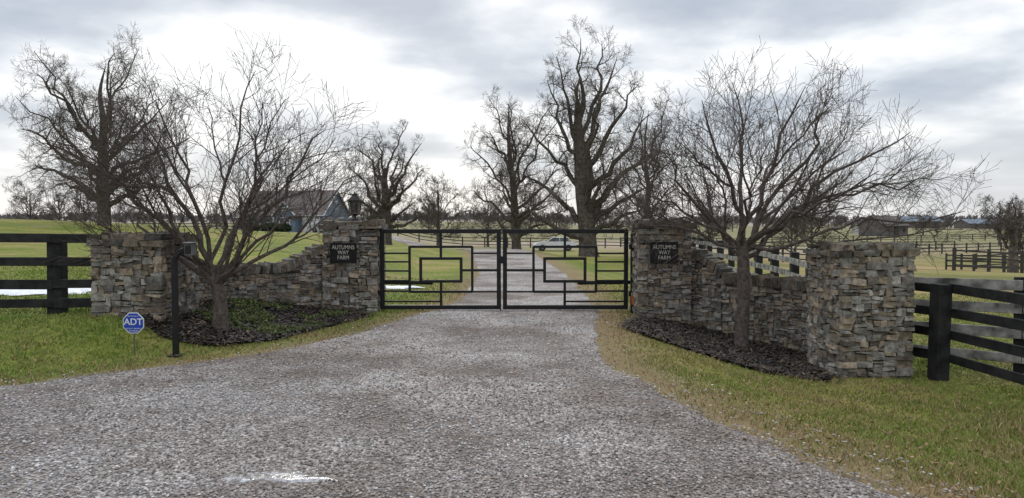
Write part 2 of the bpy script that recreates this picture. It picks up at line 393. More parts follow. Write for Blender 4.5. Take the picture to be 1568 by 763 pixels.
# ---------------------------------------------------------------- stonework
def scol(r,warm=0.36):
    k=r.random()
    g=r.uniform(.16,.37)
    if k<warm: return (g*1.1,g*.92,g*.73)
    if k<warm+.12: return (g*.66,g*.58,g*.52)
    if k<warm+.22: return (g*1.2,g*1.17,g*1.1)
    return (g,g*.97,g*.92)
def split(u0,u1,v0,v1,r,out,mh=(.06,.18),mw=(.12,.34)):
    w=u1-u0;hh=v1-v0; a=r.uniform(*mh); b=r.uniform(*mw)
    if hh<=a and w<=b: out.append((u0,u1,v0,v1)); return
    f=r.uniform(.28,.72)
    if hh/a>w/b: m=v0+hh*f; split(u0,u1,v0,m,r,out,mh,mw); split(u0,u1,m,v1,r,out,mh,mw)
    else: m=u0+w*f; split(u0,m,v0,v1,r,out,mh,mw); split(m,u1,v0,v1,r,out,mh,mw)
def face(mb,o,ux,nrm,W,z0,z1,r):
    out=[];split(0,W,z0,z1,r,out)
    R=Matrix((ux,nrm,Vector((0,0,1)))).transposed()
    for u0,u1,v0,v1 in out:
        g=.006; pr=r.uniform(-.024,.022)
        c=Vector(o)+ux*((u0+u1)/2)+nrm*(-.055+pr)+Vector((0,0,(v0+v1)/2))
        mb.box(c,(u1-u0-g,.12,v1-v0-g),R@Matrix.Rotation(r.uniform(-.05,.05),3,'Y')@Matrix.Rotation(r.uniform(-.06,.06),3,'X'),.015,scol(r),0,r)
def pillar(name,cx,cy,W,D,z0,z1,seed,rot=0,cap=.16):
    r=random.Random(seed); e=empty(name,(cx,cy,z0))
    mb=MB(); Rz=Matrix.Rotation(rot,3,'Z'); c=Vector((cx,cy,0)); zb=z0-.25; zt=z1-cap
    fx=Rz@Vector((1,0,0)); fy=Rz@Vector((0,1,0))
    for sgn in(-1,1):
        n=fy*sgn; u=fx*(-sgn)
        face(mb,c+n*(D/2)-u*(W/2),u,n,W,zb,zt,r)
        n=fx*sgn; u=fy*sgn
        face(mb,c+n*(W/2)-u*(D/2-.1),u,n,D-.2,zb,zt,r)
    for (zz,th,ov,mw) in ((zt,cap*.55,.05,(.25,.5)),(zt+cap*.5,cap*.5,.01,(.2,.42))):
        out=[];split(-W/2-ov,W/2+ov,-D/2-ov,D/2+ov,r,out,(.25,.5),mw)
        for u0,u1,v0,v1 in out:
            t_=th*r.uniform(.75,1.3); k=scol(r,.5); k=tuple(q*.6 for q in k)
            mb.box(c+fx*((u0+u1)/2+r.uniform(-.022,.022))+fy*((v0+v1)/2+r.uniform(-.022,.022))+Vector((0,0,zz+t_/2+.003)),(u1-u0-.01,v1-v0-.01,t_),Rz,.02,k,0,r)
    mb.build('stones',[M['stone']],bevel=.012,segs=2,parent=e)
    m2=MB(); m2.box(c+Vector((0,0,(zb+zt)/2)),(W-.09,D-.09,zt-zb),Rz); m2.build('mortar_core',[M['core']],parent=e)
    return e
pOL=pillar('stone_pillar',-5.45,11.0,1.06,1.0,.28,1.55,11,rad(-6))
pOR=pillar('stone_pillar',4.97,10.55,1.02,1.0,-.42,1.42,12,rad(5))
pIL=pillar('stone_pillar',-3.07,14.4,1.03,.95,0.0,1.74,13,0)
pIR=pillar('stone_pillar',2.80,13.95,.97,.95,-.15,1.76,14,0)

def wall(name,P,H0,top,rise,seed):
    r=random.Random(seed)
    pts=[Vector((x,y,0)) for x,y in P]
    dense=[]
    for i in range(len(pts)-1):
        p0=pts[max(i-1,0)];p1=pts[i];p2=pts[i+1];p3=pts[min(i+2,len(pts)-1)]
        for k in range(12):
            t=k/12; dense.append(.5*((2*p1)+(p2-p0)*t+(2*p0-5*p1+4*p2-p3)*t*t+(3*p1-p0-3*p2+p3)*t**3))
    dense.append(pts[-1])
    L=[0]
    for i in range(1,len(dense)): L.append(L[-1]+(dense[i]-dense[i-1]).length)
    T=L[-1]
    def at(u):
        u=min(max(u,0),T-1e-4); i=max(j for j in range(len(L)-1) if L[j]<=u); f=(u-L[i])/(L[i+1]-L[i])
        return dense[i].lerp(dense[i+1],f),(dense[min(i+1,len(dense)-1)]-dense[i]).normalized()
    def topz(u):
        s=T-u
        return top+rise*float(sm(1.15,.25,s))
    e=empty(name,(P[0][0],P[0][1],0)); mb=MB()
    hw=.21
    for side in(-1,1):
        out=[];split(0,T,H0-.25,top+rise,r,out,(.05,.14),(.13,.34))
        for u0,u1,v0,v1 in out:
            um=(u0+u1)/2
            if (v0+v1)/2>topz(um)-.02: continue
            p,d=at(um); n=Vector((d.y,-d.x,0))*side
            R=Matrix((d,n,Vector((0,0,1)))).transposed()@Matrix.Rotation(r.uniform(-.04,.04),3,'Y')
            wd=(u1-u0)*(1+ .1*side)-.006
            mb.box(p+n*(hw-.055+r.uniform(-.02,.02))+Vector((0,0,(v0+v1)/2)),(wd,.12,v1-v0-.007),R,.012,scol(r),0,r)
    u=.03
    while u<T-.02:
        w=r.uniform(.045,.09); p,d=at(u+w/2); n=Vector((d.y,-d.x,0))
        slope=(topz(u+.05)-topz(u-.05))/.1
        R=Matrix((d,n,Vector((0,0,1)))).transposed()@Matrix.Rotation(rad(14)-math.atan(slope)*.8+r.uniform(-.12,.12),3,'Y')
        k=tuple(q*.6 for q in scol(r,.5)); hh=r.uniform(.13,.2)
        mb.box(p+Vector((0,0,topz(u)+hh/2-.01)),(w*.93,.47+r.uniform(-.04,.04),hh),R,.01,k,0,r)
        u+=w
    mb.build('stones',[M['stone']],bevel=.009,segs=2,parent=e)
    m2=MB(); vs=[];fs=[];K=40
    for i in range(K+1):
        p,d=at(T*i/K); n=Vector((d.y,-d.x,0)); tz=topz(T*i/K)-.01
        vs+=[p+n*(hw-.04)+Vector((0,0,H0-.25)),p+n*(hw-.04)+Vector((0,0,tz)),p-n*(hw-.04)+Vector((0,0,tz)),p-n*(hw-.04)+Vector((0,0,H0-.25))]
    for i in range(K):
        for a in range(3): fs.append((4*i+a,4*i+4+a,4*i+5+a,4*i+1+a))
    m2.add(vs,fs); m2.build('mortar_core',[M['core']],parent=e)
wall('curved_stone_wall',[(-5.45,11.4),(-5.4,12.1),(-5.15,12.85),(-4.65,13.5),(-4.0,14.0),(-3.45,14.35)],.15,.80,.34,21)
wall('curved_stone_wall',[(5.05,10.95),(5.02,11.6),(4.75,12.4),(4.3,13.05),(3.7,13.6),(3.2,13.9)],-.35,.62,.45,22)

def plaque(cx,y,cz,w,hh):
    e=empty('farm_name_sign',(cx,y,cz)); mb=MB()
    mb.box((cx,y,cz),(w,.025,hh)); mb.build('plate',[M['black']],bevel=.005,parent=e)
    m=MB(); t=.008
    for s in(-1,1):
        m.box((cx,y-.016,cz+s*(hh/2-.012)),(w-.012,.008,t)); m.box((cx+s*(w/2-.012),y-.016,cz),(t,.008,hh-.04))
    m.build('border',[M['black']],parent=e)
    c=bpy.data.curves.new('lettering','FONT'); c.body='AUTUMNS\nWAY\nFARM'; c.size=.105; c.align_x='CENTER'; c.align_y='CENTER'; c.extrude=.003; c.space_line=.92
    c.materials.append(M['sign_text']); o=bpy.data.objects.new('lettering',c); C.objects.link(o); o.parent=e
    o.location=(0,-.017,0.0); o.rotation_euler=(math.pi/2,0,0); o.scale=(.86,1,1)
plaque(-3.17,13.86,1.15,.50,.37); plaque(2.77,13.415,1.17,.50,.39)

def lantern(cx,cy,z,k=1.15):
    e=empty('lantern',(cx,cy,z)); m=MB()
    def F(z0,z1,r0,r1,n): m.fr((cx,cy,z+z0*k),(cx,cy,z+z1*k),r0*k,r1*k,n)
    F(-.03,.03,.085,.07,12); F(.03,.09,.026,.026,8); F(.09,.115,.05,.085,6)
    for i in range(6):
        a=i*math.pi/3; c,s=math.cos(a)*k,math.sin(a)*k
        m.fr((cx+.078*c,cy+.078*s,z+.11*k),(cx+.115*c,cy+.115*s,z+.33*k),.012,.012,5)
    F(.325,.345,.135,.14,6); F(.345,.43,.135,.045,6); F(.43,.455,.05,.05,6); F(.455,.48,.03,.012,6); F(.48,.5,.016,.004,6)
    m.build('frame',[M['black']],parent=e)
    g=MB(); g.fr((cx,cy,z+.115*k),(cx,cy,z+.325*k),.07*k,.106*k,6); g.build('glass',[M['lampglass']],parent=e)
lantern(-3.06,14.4,1.745)

# ---------------------------------------------------------------- gate
def gate():
    e=empty('entrance_gate',(-.14,14.15,0)); y=14.15
    k=14.15/1130
    def px(x): return (x-784)*k
    def pz(v): return 1.75-(v-338)*k
    for nm,x0,x1,cx in(('gate_leaf_left',582,767,675),('gate_leaf_right',770,962,865)):
        m=MB()
        X0,X1=px(x0),px(x1); zt,zb=pz(351),pz(474); F=.08
        m.box((X0+F/2,y,(zt+zb)/2),(F,.06,zt-zb)); m.box((X1-F/2,y,(zt+zb)/2),(F,.06,zt-zb))
        for z in(zt-F/2,zb+F/2): m.box(((X0+X1)/2,y,z),(X1-X0-2*F-.002,.058,F))
        b=.048
        def hb(a,c,v,d=.034,t=b): m.box(((px(a)+px(c))/2,y,pz(v)),(px(c)-px(a),d,t))
        def vb(a,v0,v1,d=.038,t=b): m.box((px(a),y,(pz(v0)+pz(v1))/2),(t,d,abs(pz(v0)-pz(v1))))
        ox0,ox1=cx-48,cx+48; ix0,ix1=cx-31,cx+31
        for v in(378,447): hb(ox0,ox1,v,.034)
        for a in(ox0,ox1): vb(a,377,448,.04)
        for v in(396,431): hb(ix0,ix1,v,.034,.055)
        for a in(ix0,ix1): vb(a,394,433,.04,.055)
        vb(cx,355,396,.03); vb(cx,431,471,.03)
        th=.034
        if cx==675:
            for v in(388,401,415,430,446): hb(x0+5,ox0,v,.026,th)
            hb(ix1,x1-4,414,.03); hb(ox1,x1-4,447,.026,th); hb(ox1,x1-4,388,.026,th)
            hb(x0+5,cx,462,.024,th)
        else:
            for v in(388,401,415,430,446): hb(ox1,x1-4,v,.026,th)
            hb(x0+4,ix0,414,.03); hb(x0+4,ox0,447,.026,th); hb(x0+4,ox0,388,.026,th)
            hb(cx,x1-4,462,.024,th)
        m.build(nm,[M['black']],bevel=.004,parent=e)
    m=MB()
    for X,zb_ in((px(577),-.1),(px(969),-.2)):
        m.box((X,y-.02,(1.48+zb_)/2),(.085,.085,1.48-zb_)); m.box((X,y-.02,1.49),(.1,.1,.02))
        for z in(.35,1.25): m.fr((X+(.05 if X<0 else -.05),y-.02,z-.05),(X+(.05 if X<0 else -.05),y-.02,z+.05),.028,.028,8)
    m.build('hinge_posts',[M['black']],bevel=.005,parent=e)
    m=MB(); 
    for sx,X in((1,px(590)),(-1,px(957))): m.beam((X-.2*sx,y+.2,.55),(X+.9*sx,y+.07,.55),.06,.07)
    m.build('gate_operator',[M['rubber']],bevel=.01,parent=e)
    m=MB(); m.box((px(969),y-.075,.24),(.06,.02,.2)); m.build('reflector',[M['orange']],bevel=.003,parent=e)
    m=MB(); m.box((px(768),y-.045,1.0),(.05,.03,.14)); m.fr((px(768)-.02,y-.01,.0),(px(768)-.02,y-.01,.5),.012,.012,8); m.build('latch',[M['black']],bevel=.003,parent=e)
gate()

# ---------------------------------------------------------------- fences
def fence(name,path,offs,spacing=2.4,mat='fence',bh=.14,bt=.035,post=.15,side=-1,seed=0,ph=1.35,topmat=None,which=(0,2)):
    r=random.Random(seed); m=MB(); P=[Vector((a,b,0)) for a,b in path]; ps=[]
    for i in range(len(P)-1):
        d=P[i+1]-P[i]; n=max(1,round(d.length/spacing))
        for k in range(n): ps.append(P[i]+d*k/n)
    ps.append(P[-1])
    for i,p in enumerate(ps):
        z=h(p.x,p.y); q=ps[min(i+1,len(ps)-1)]-ps[max(i-1,0)]; q.normalize(); ang=math.atan2(q.y,q.x)
        R=Matrix.Rotation(ang,3,'Z')@Matrix.Rotation(r.uniform(-.02,.02),3,'Y')
        m.box((p.x,p.y,z+ph/2-.15),(post*r.uniform(.9,1.1),post,ph+.3+r.uniform(-.03,.03)),R,.006,(1,1,1),0,r)
        if i<len(ps)-1:
            p2=ps[i+1]; d=(p2-p).normalized(); nn=Vector((-d.y,d.x,0))*side*(post/2+bt/2+.003)
            for j,o in enumerate(offs):
                za=z+o+r.uniform(-.018,.018); zb=h(p2.x,p2.y)+o+r.uniform(-.018,.018)
                m.beam(Vector((p.x,p.y,za))+nn+d*.004,Vector((p2.x,p2.y,zb))+nn-d*.004,bt,bh*r.uniform(.93,1.07),mat=1 if (topmat and j in which) else 0,jit=.004)
    m.build(name,[M[mat],M[topmat or mat]],bevel=.006 if post>.14 and len(ps)<12 else 0)
fence('board_fence',[(-6.1,10.95),(-6.75,10.93),(-12.0,10.4),(-17,10)],[1.13,.79,.46,.17],2.5,side=1,seed=1,ph=1.13,post=.19,bh=.135)
fence('board_fence',[(5.55,10.45),(5.82,10.0),(5.98,7.6),(6.15,5.2),(6.3,2.8)],[1.24,.93,.62,.30],2.4,side=1,seed=2,ph=1.3,post=.19,bh=.125)
fence('board_fence',[(5.6,11.3),(7.15,10.3),(9.2,9.0),(11.2,7.7)],[1.26,.93,.60,.26],2.4,mat='fence',side=-1,seed=3,ph=1.38,post=.18,topmat='greywood',which=(0,1,2,3))
fence('board_fence',[(5.3,11.9),(6.2,14.3),(6.9,18),(7.6,24),(8.6,35),(10.5,50),(13,70)],[1.22,.87,.52,.2],2.4,side=1,seed=4,ph=1.4,post=.19,topmat='greywood',which=(0,1,2,3))  # sunlit look of these rails is put into the pale board colour
for k_,(pth,of,sp_) in enumerate((([(-60,105),(-20,95),(5,88),(30,92),(60,100)],[1.15,.75,.35],3),([(24,40),(36,44),(33,56),(52,70),(80,75)],[1.1,.7,.3],2.6),([(12,46),(24,60),(45,85),(90,110)],[1.1,.7,.3],2.6),([(14,95),(50,130),(120,150)],[1.15,.8,.45],3))):
    fence('paddock_fence',pth,of,sp_,mat='farfence',seed=5+k_,post=.13,ph=1.25,bh=.1)

# ---------------------------------------------------------------- yard sign & keypad
def yard_sign():
    x,y=-4.74,9.2; z=h(x,y); cz=.47; e=empty('security_yard_sign',(x,y,z)); m=MB()
    m.fr((x,y+.012,z-.1),(x,y+.012,cz-.02),.009,.009,8); m.build('stake',[M['metal']],parent=e)
    def octo(r,y0,y1,mat,nm):
        m=MB(); m.fr((x,y0,cz),(x,y1,cz),r,r,8,rot=math.pi/8); m.build(nm,[mat],parent=e)
    octo(.142,y+.003,y-.003,M['white'],'white_rim'); octo(.130,y-.0035,y-.006,M['blue'],'blue_face')
    for body,s,dz in(('ADT',.115,.012),('SECURITY SERVICES',.02,-.07),('PROTECTED BY',.02,.085),('24 HOUR',.028,-.1)):
        c=bpy.data.curves.new('lettering','FONT'); c.body=body;c.size=s;c.align_x='CENTER';c.align_y='CENTER';c.extrude=.001; c.offset=.0015 if s>.1 else 0
        c.materials.append(M['white']);o=bpy.data.objects.new('lettering',c);C.objects.link(o);o.parent=e
        o.location=(0,-.0085,cz-z+dz);o.rotation_euler=(math.pi/2,0,0)
yard_sign()
def keypad():
    x,y=-4.26,9.3; z=h(x,y); e=empty('gate_keypad_post',(x,y,z)); m=MB()
    m.box((x,y,(z-.1+1.22)/2),(.065,.065,1.22-z+.1)); pts=[]
    for i in range(9):
        a=math.pi/2*i/8; pts.append(Vector((x+.14-.14*math.cos(a),y,1.22+.16*math.sin(a))))
    for i in range(8): m.beam(pts[i],pts[i+1]+(pts[i+1]-pts[i])*.1,.063,.06)
    m.beam(pts[-1],pts[-1]+Vector((.04,0,0)),.06,.058)
    m.box((x,y,z+.02),(.16,.16,.02))
    m.build('gooseneck',[M['black']],bevel=.006,parent=e)
    k=MB(); k.box((x+.2,y,1.385),(.1,.12,.15)); k.box((x+.2,y-.01,1.47),(.125,.16,.018)); k.build('keypad_box',[M['metal']],bevel=.008,parent=e)
    k=MB(); k.box((x+.2,y-.0625,1.385),(.075,.006,.11)); k.build('keypad_face',[M['black']],parent=e)
keypad()

# ---------------------------------------------------------------- trees
class Tree:
    def __init__(s,seed): s.r=random.Random(seed); s.g={}
    def add(s,pts,rr,sides):
        s.g.setdefault((len(pts),sides),[]).append((pts,rr))
    def rv(s):
        r=s.r; return Vector((r.gauss(0,1),r.gauss(0,1),r.gauss(0,1)))
    def kids(s,pts,rr,L,lvl,Pm):
        if lvl>=Pm['max']: return
        r=s.r; k=Pm['n'][lvl]; k=max(1,int(round(k*r.uniform(.8,1.2)))); st=Pm['start'][lvl]; n=len(pts)-1
        for i in range(k):
            t=st+(1-st)*(i+r.random())/k; t=min(t,.999); f=t*n; j=int(f); f-=j
            p=pts[j].lerp(pts[j+1],f); rad_=rr[j]*(1-f)+rr[j+1]*f
            d=(pts[j+1]-pts[j]).normalized()
            q=s.rv(); q=(q-d*q.dot(d)).normalized()
            a=rad(r.uniform(*Pm['ang'][lvl])); nd=(d*math.cos(a)+q*math.sin(a)); nd.z+=Pm['lift'][lvl]; nd.normalize()
            ln=Pm['len'][lvl]*r.uniform(.45,1.3)*(1-.45*t); 
            s.grow(p,nd,ln,min(rad_*.7,Pm['rad'][lvl]*r.uniform(.7,1.3)),lvl+1,Pm)
    def grow(s,p,d,L,r0,lvl,Pm):
        n=Pm['seg'][lvl-1]; pts=[p.copy()]; rr=[r0]; w=Pm['wob'][lvl-1]; up=Pm['up'][lvl-1]; tip=Pm['tip']
        for i in range(n):
            d=d+s.rv()*w; d.z+=up; d.normalize(); p=p+d*(L/n); pts.append(p.copy()); rr.append(max(r0*(1-(i+1)/n*.75),tip))
        s.add(pts,rr,5 if r0>.03 else 3); s.kids(pts,rr,L,lvl,Pm)
    def limb(s,p,target,r0,r1,Pm,bow=.3,wob=.05,n=9,fork=0):
        p=Vector(p);T=Vector(target);d=T-p;L=d.length
        c=p+d*.45+Vector((0,0,bow*L)); pts=[];rr=[];o=Vector((0,0,0))
        for i in range(n+1):
            t=i/n; q=p*(1-t)**2+c*2*t*(1-t)+T*t*t
            if 0<i: o=o*.6+s.rv()*wob*L
            pts.append(q+o); rr.append(r0*(1-t)**.8+r1*t)
        s.add(pts,rr,7); s.kids(pts,rr,L,0,Pm)
        for k in range(fork):
            i=s.r.randint(2,max(3,n//2)); b=pts[i]; dd=(pts[-1]-b); q=s.rv(); q=(q-dd.normalized()*q.dot(dd.normalized())).normalized()
            T2=b+dd*s.r.uniform(.6,.9)+q*dd.length*s.r.uniform(.35,.6); T2.z=max(T2.z,b.z+.1)
            s.limb(b,T2,rr[i]*.72,r1,Pm,bow*.6,wob,max(5,n-3),0)
    def trunk(s,pts,rr,flare=1.5):
        P=[Vector(p) for p in pts]; o=[];R=[]
        for i in range(len(P)-1):
            for k in range(4):
                t=k/4; p0=P[max(i-1,0)];p1=P[i];p2=P[i+1];p3=P[min(i+2,len(P)-1)]
                o.append(.5*((2*p1)+(p2-p0)*t+(2*p0-5*p1+4*p2-p3)*t*t+(3*p1-p0-3*p2+p3)*t**3)); R.append((rr[i]*(1-t)+rr[i+1]*t)*s.r.uniform(.95,1.05))
        o.append(P[-1]);R.append(rr[-1]); R[0]*=flare
        s.add(o,R,12); return o,R
    def mesh(s,name,mat):
        V=[];Fq=[];base=0
        for (n,k),L in s.g.items():
            P=np.array([[tuple(q) for q in a[0]] for a in L]);R=np.array([a[1] for a in L]); B=len(L)
            T=np.gradient(P,axis=1); T/=np.linalg.norm(T,axis=2,keepdims=True)+1e-9
            mt=T.mean(1); ref=np.where((np.abs(mt[:,2:3])>.7),np.array([[1.,.1,0]]),np.array([[0,.1,1.]]))[:,None,:].repeat(n,1)
            U=np.cross(T,ref);U/=np.linalg.norm(U,axis=2,keepdims=True)+1e-9;W=np.cross(T,U)
            a=np.arange(k)*2*np.pi/k
            ring=P[:,:,None,:]+R[:,:,None,None]*(U[:,:,None,:]*np.cos(a)[None,None,:,None]+W[:,:,None,:]*np.sin(a)[None,None,:,None])
            V.append(ring.reshape(-1,3))
            ii=np.arange(B*n*k).reshape(B,n,k)+base; nx_=np.roll(ii,-1,2)
            Fq.append(np.stack([ii[:,:-1],nx_[:,:-1],nx_[:,1:],ii[:,1:]],-1).reshape(-1,4)); base+=B*n*k
        V=np.concatenate(V);F=np.concatenate(Fq)
        o=mk(name,V,F,[mat],smooth=True); return o

PN=dict(max=3,n=[9,6,3],start=[.2,.15,.2],ang=[(25,65),(25,60),(25,55)],lift=[.12,.12,.08],len=[1.18,.62,.34],rad=[.0115,.006,.0042],seg=[6,4,3],wob=[.08,.08,.10],up=[.05,.03,.02],tip=.0027)
def near_tree(name,base,fork,r0,targets,seed,bow=.12,Pm=PN):
    t=Tree(seed); b=Vector(base); f=Vector(fork); 
    m=b.lerp(f,.5)+Vector((.03,.02,0))
    O,R=t.trunk([b-Vector((0,0,.15)),b+Vector((0,0,.12)),m,f],[r0*1.25,r0*1.02,r0*.92,r0*.8],1.15)
    for T in targets:
        st=f-(f-b)*t.r.uniform(0,.25)+Vector((t.r.uniform(-.03,.03),t.r.uniform(-.03,.03),0))
        t.limb(st,T,r0*t.r.uniform(.28,.46),.005,Pm,bow*t.r.uniform(-.3,1.5),.022,10,fork=1)
    return t.mesh(name,M['bark'])
bl=(-4.29,10.8,.2)
near_tree('crabapple_tree',bl,(-4.36,10.8,.95),.11,[
 (-6.2,10.6,1.85),(-6.4,11.4,2.3),(-5.9,10.1,2.6),(-5.5,11.0,3.3),(-4.9,10.4,3.5),(-3.9,11.2,3.8),(-3.3,10.6,3.55),
 (-2.65,10.4,3.0),(-2.4,11.6,2.4),(-2.8,10.0,1.9),(-4.0,12.6,2.9),(-4.9,9.5,2.5)],101,.08)
near_tree('crabapple_tree',(3.74,11.95,-.25),(3.74,11.95,1.4),.11,[
 (2.1,11.7,2.2),(1.95,12.4,1.75),(2.4,12.3,3.0),(3.0,11.6,3.6),(3.8,12.2,3.95),(4.6,11.7,3.9),(5.4,12.2,3.6),(6.3,11.6,3.1),
 (7.0,12.0,2.4),(6.9,11.4,1.95),(5.9,12.9,2.5),(3.3,13.6,2.9),(3.3,10.4,2.7),(4.9,13.7,3.1),(5.2,10.7,2.5)],103,.10)

PO=dict(max=4,n=[10,7,4,3],start=[.2,.15,.15,.1],ang=[(35,80),(30,70),(25,65),(25,60)],lift=[.12,.08,.05,.03],len=[2.1,1.15,.62,.36],rad=[.048,.021,.011,.008],seg=[6,4,3,2],wob=[.18,.17,.15,.15],up=[.05,.04,.04,.02],tip=.0065)
def scalePm(P,k,kr=1):
    Q=dict(P); Q['len']=[a*k for a in P['len']]; Q['rad']=[a*kr for a in P['rad']]; return Q
def start_on(O,zf):
    zs=[p.z for p in O]; z=zs[0]+(zs[-1]-zs[0])*zf; i=min(range(len(zs)),key=lambda j:abs(zs[j]-z)); return O[i],i
def big_tree(name,base,Hh,cr,tr,seed,n=14,zmin=.25,lean=0,broken=False,Pm=None,mat=None,targets=None,trk=None):
    t=Tree(seed); r=t.r; Pm=Pm or scalePm(PO,cr/4.5,1)
    if trk is None:
        K=7; trk=[];R=[]
        hh=Hh*(.62 if broken else .88)
        for i in range(K):
            f=i/(K-1); trk.append((lean*f*Hh*.1+r.uniform(-.035,.035)*Hh*.5*f,r.uniform(-.02,.02)*Hh*f,hh*f)); R.append(tr*((1-f)**.85*.95+ (.4 if broken else .04)))
    else: R=[a[3] for a in trk]; trk=[a[:3] for a in trk]
    O,RR=t.trunk([(a,b,c-.3 if i==0 else c) for i,(a,b,c) in enumerate(trk)],R,1.35)
    if targets is None:
        targets=[]
        for i in range(n):
            f=(i+.5)/n; az=i*2.4+r.uniform(-.4,.4); zf=zmin+(1-zmin)*f
            w=math.sqrt(max(.05,1-((zf-.55)/.52)**2)); rr_=cr*w*r.uniform(.7,1.0)
            targets.append((rr_*math.cos(az),rr_*math.sin(az),Hh*zf*r.uniform(.93,1.0)))
    for T in targets:
        zf=min(.96,max(.16,(T[2]/Hh)*.66*r.uniform(.8,1.1)-.02))*(1.3 if broken else 1)
        p,i=start_on(O,min(zf,.97)); 
        t.limb(p,T,max(RR[i]*r.uniform(.38,.52),.06),.018,Pm,r.uniform(-.06,.14),.026,9,fork=0)
    o=t.mesh(name,mat or M['bark2']); o.location=base; return o
oak=big_tree('oak_tree',(5.0,48,h(5,48)),14.9,4.6,.7,201,trk=[(0,0,0,.72),(-.15,0,2,.55),(-.45,0,4.5,.47),(-.6,0,7,.4),(-.75,0,8.6,.28),(-.35,.2,10,.16),(-.6,0,11.6,.07)],
 targets=[(-4.3,-1,3.2),(-4.6,1,5.5),(-4.0,0,8.5),(-3.0,-.8,11.0),(-2.0,.6,12.8),(-.9,-.5,13.8),(.6,.4,13.7),(1.8,0,12.6),(3.0,-1,10.8),(3.9,.5,9.2),(4.4,-.4,7.0),(4.2,1,4.6),(3.2,-2,3.0),(0,4,8),(0,-4,9),(-1,3,11),(1,-3,6.2),(2,2.5,5)],Pm=scalePm(PO,.9,1))
PL=dict(PO); PL['n']=[9,6,4,3]
big_tree('oak_tree',(.4,58,h(.4,58)),13.6,5.0,.42,202,n=18,zmin=.2,lean=-.5,Pm=PL)
big_tree('oak_tree',(-10.3,60,h(-10.3,60)),10,3.6,.42,203,n=17,zmin=.22,broken=True,Pm=scalePm(PL,.68,.8))
big_tree('oak_tree',(-27.6,50,h(-27.6,50)),12.2,6.1,.48,204,n=22,zmin=.22,Pm=scalePm(PL,1.15,1))
big_tree('oak_tree',(11.3,62,h(11.3,62)),14.0,4.2,.32,205,n=14,zmin=.2,Pm=PL)
big_tree('oak_tree',(30.6,45,h(30.6,45)),4.9,1.3,.25,206,n=8,zmin=.45,broken=True,Pm=scalePm(PL,.25,.5))
PS=scalePm(PO,.5,.8); PS['max']=3
s1=big_tree('bare_tree',(18.3,45,h(18.3,45)),6.3,2.1,.1,207,n=11,zmin=.3,Pm=PS)
PS2=dict(PO); PS2['max']=3; PS2['rad']=[.05,.026,.016,.01]; PS2['tip']=.011
s2=big_tree('bare_tree',(-7.6,76,h(-7.6,76)),7.5,3.6,.2,208,n=12,zmin=.25,Pm=scalePm(PS2,.8))
def inst(o,x,y,sc,rz,name='bare_tree',parent=None):
    q=bpy.data.objects.new(name,o.data); C.objects.link(q); q.scale=(sc,sc,sc); q.rotation_euler=(0,0,rz)
    if parent: q.parent=parent; q.location=Vector((x,y,h(x,y)-.1))-Vector(parent['o'])
    else: q.location=(x,y,h(x,y)-.1)
inst(s2,-60,92,.9,1); inst(s2,-55,95,.75,2.5); inst(s2,-3,92,.95,.6); inst(s2,78,118,1.1,.4); inst(s2,86,125,1.0,2)
inst(s1,16,60,1.1,2); inst(s1,25,66,1.0,3); inst(s1,-49,80,.85,4)
dt=empty('distant_trees',(0,160,0)); r=random.Random(7)
for i in range(26):
    y=r.uniform(130,240); x=r.uniform(-.75,.75)*y
    if x<-10 and r.random()<.3: continue
    inst(s2 if r.random()<.6 else s1,x,y,r.uniform(.6,1.1),r.uniform(0,6),'far_tree',dt)

def treeline(name,n,y0,y1,seed,hm):
    rr=np.random.RandomState(seed)
    y=rr.uniform(y0,y1,n); x=rr.uniform(-1,1,n)*y*1.1
    dens=np.sin(x*.012+seed)+np.sin(x*.031+seed*2); k=dens>-.9; x=x[k];y=y[k];n=len(x)
    z=H(x,y); K=22
    hh=rr.uniform(.5,1.1,n)*hm
    for_ang=rr.uniform(-1.25,1.25,(n,K)); L=hh[:,None]*rr.uniform(.45,.72,(n,K)); az=rr.uniform(0,3.14,(n,K))
    st=hh[:,None]*rr.uniform(.12,.4,(n,K))
    dx=np.sin(for_ang)*np.cos(az)*L; dy=np.sin(for_ang)*np.sin(az)*L; dz=np.cos(for_ang)*L*.9
    w=hh[:,None]*.02
    b=np.stack([x[:,None]+0*dx,y[:,None]+0*dx,z[:,None]+st],-1); tip=b+np.stack([dx,dy,dz],-1)
    o1=np.stack([w+0*dx,0*dx,-w+0*dx],-1)
    V=np.stack([b-o1,b+o1,tip+o1*2.2,tip-o1*2.2],2).reshape(-1,3)
    tw=np.stack([hh*.03,0*hh,0*hh],-1);bb=np.stack([x,y,z-1],-1);tt=np.stack([x,y,z+hh*.6],-1)
    V2=np.stack([bb-tw,bb+tw,tt+tw,tt-tw],1).reshape(-1,3)
    V=np.concatenate([V,V2]); mk(name,V,np.arange(len(V)).reshape(-1,4),[M['barkhaze']])
treeline('distant_treeline',500,360,520,4,6)
treeline('distant_treeline',2200,900,1500,9,12)

def shrub(x,y,rx,rz,seed,name='evergreen_shrub'):
    rr=np.random.RandomState(seed); n=1500; z0=h(x,y)
    d=rr.normal(0,1,(n,3)); d/=np.linalg.norm(d,axis=1,keepdims=True); d*=rr.uniform(.6,1,(n,1))**.5*(1+.15*np.sin(d[:,0:1]*6+seed))
    c=d*np.array([rx,rx,rz])+np.array([x,y,z0+rz*.8]); s=.09
    u=rr.normal(0,s,(n,3));v=rr.normal(0,s,(n,3))
    V=np.stack([c-u,c-v,c+u,c+v],1).reshape(-1,3); g=rr.uniform(.5,1.4,(n,1))*np.array([[.03,.05,.02]])
    mk(name,V,np.arange(len(V)).reshape(-1,4),[M['shrub']],cols=np.repeat(g,4,0))
for i,(a,b_) in enumerate(((-28.2,86),(-26.6,85.6),(-30.6,86.5))): shrub(a,b_,.9,.55,i)

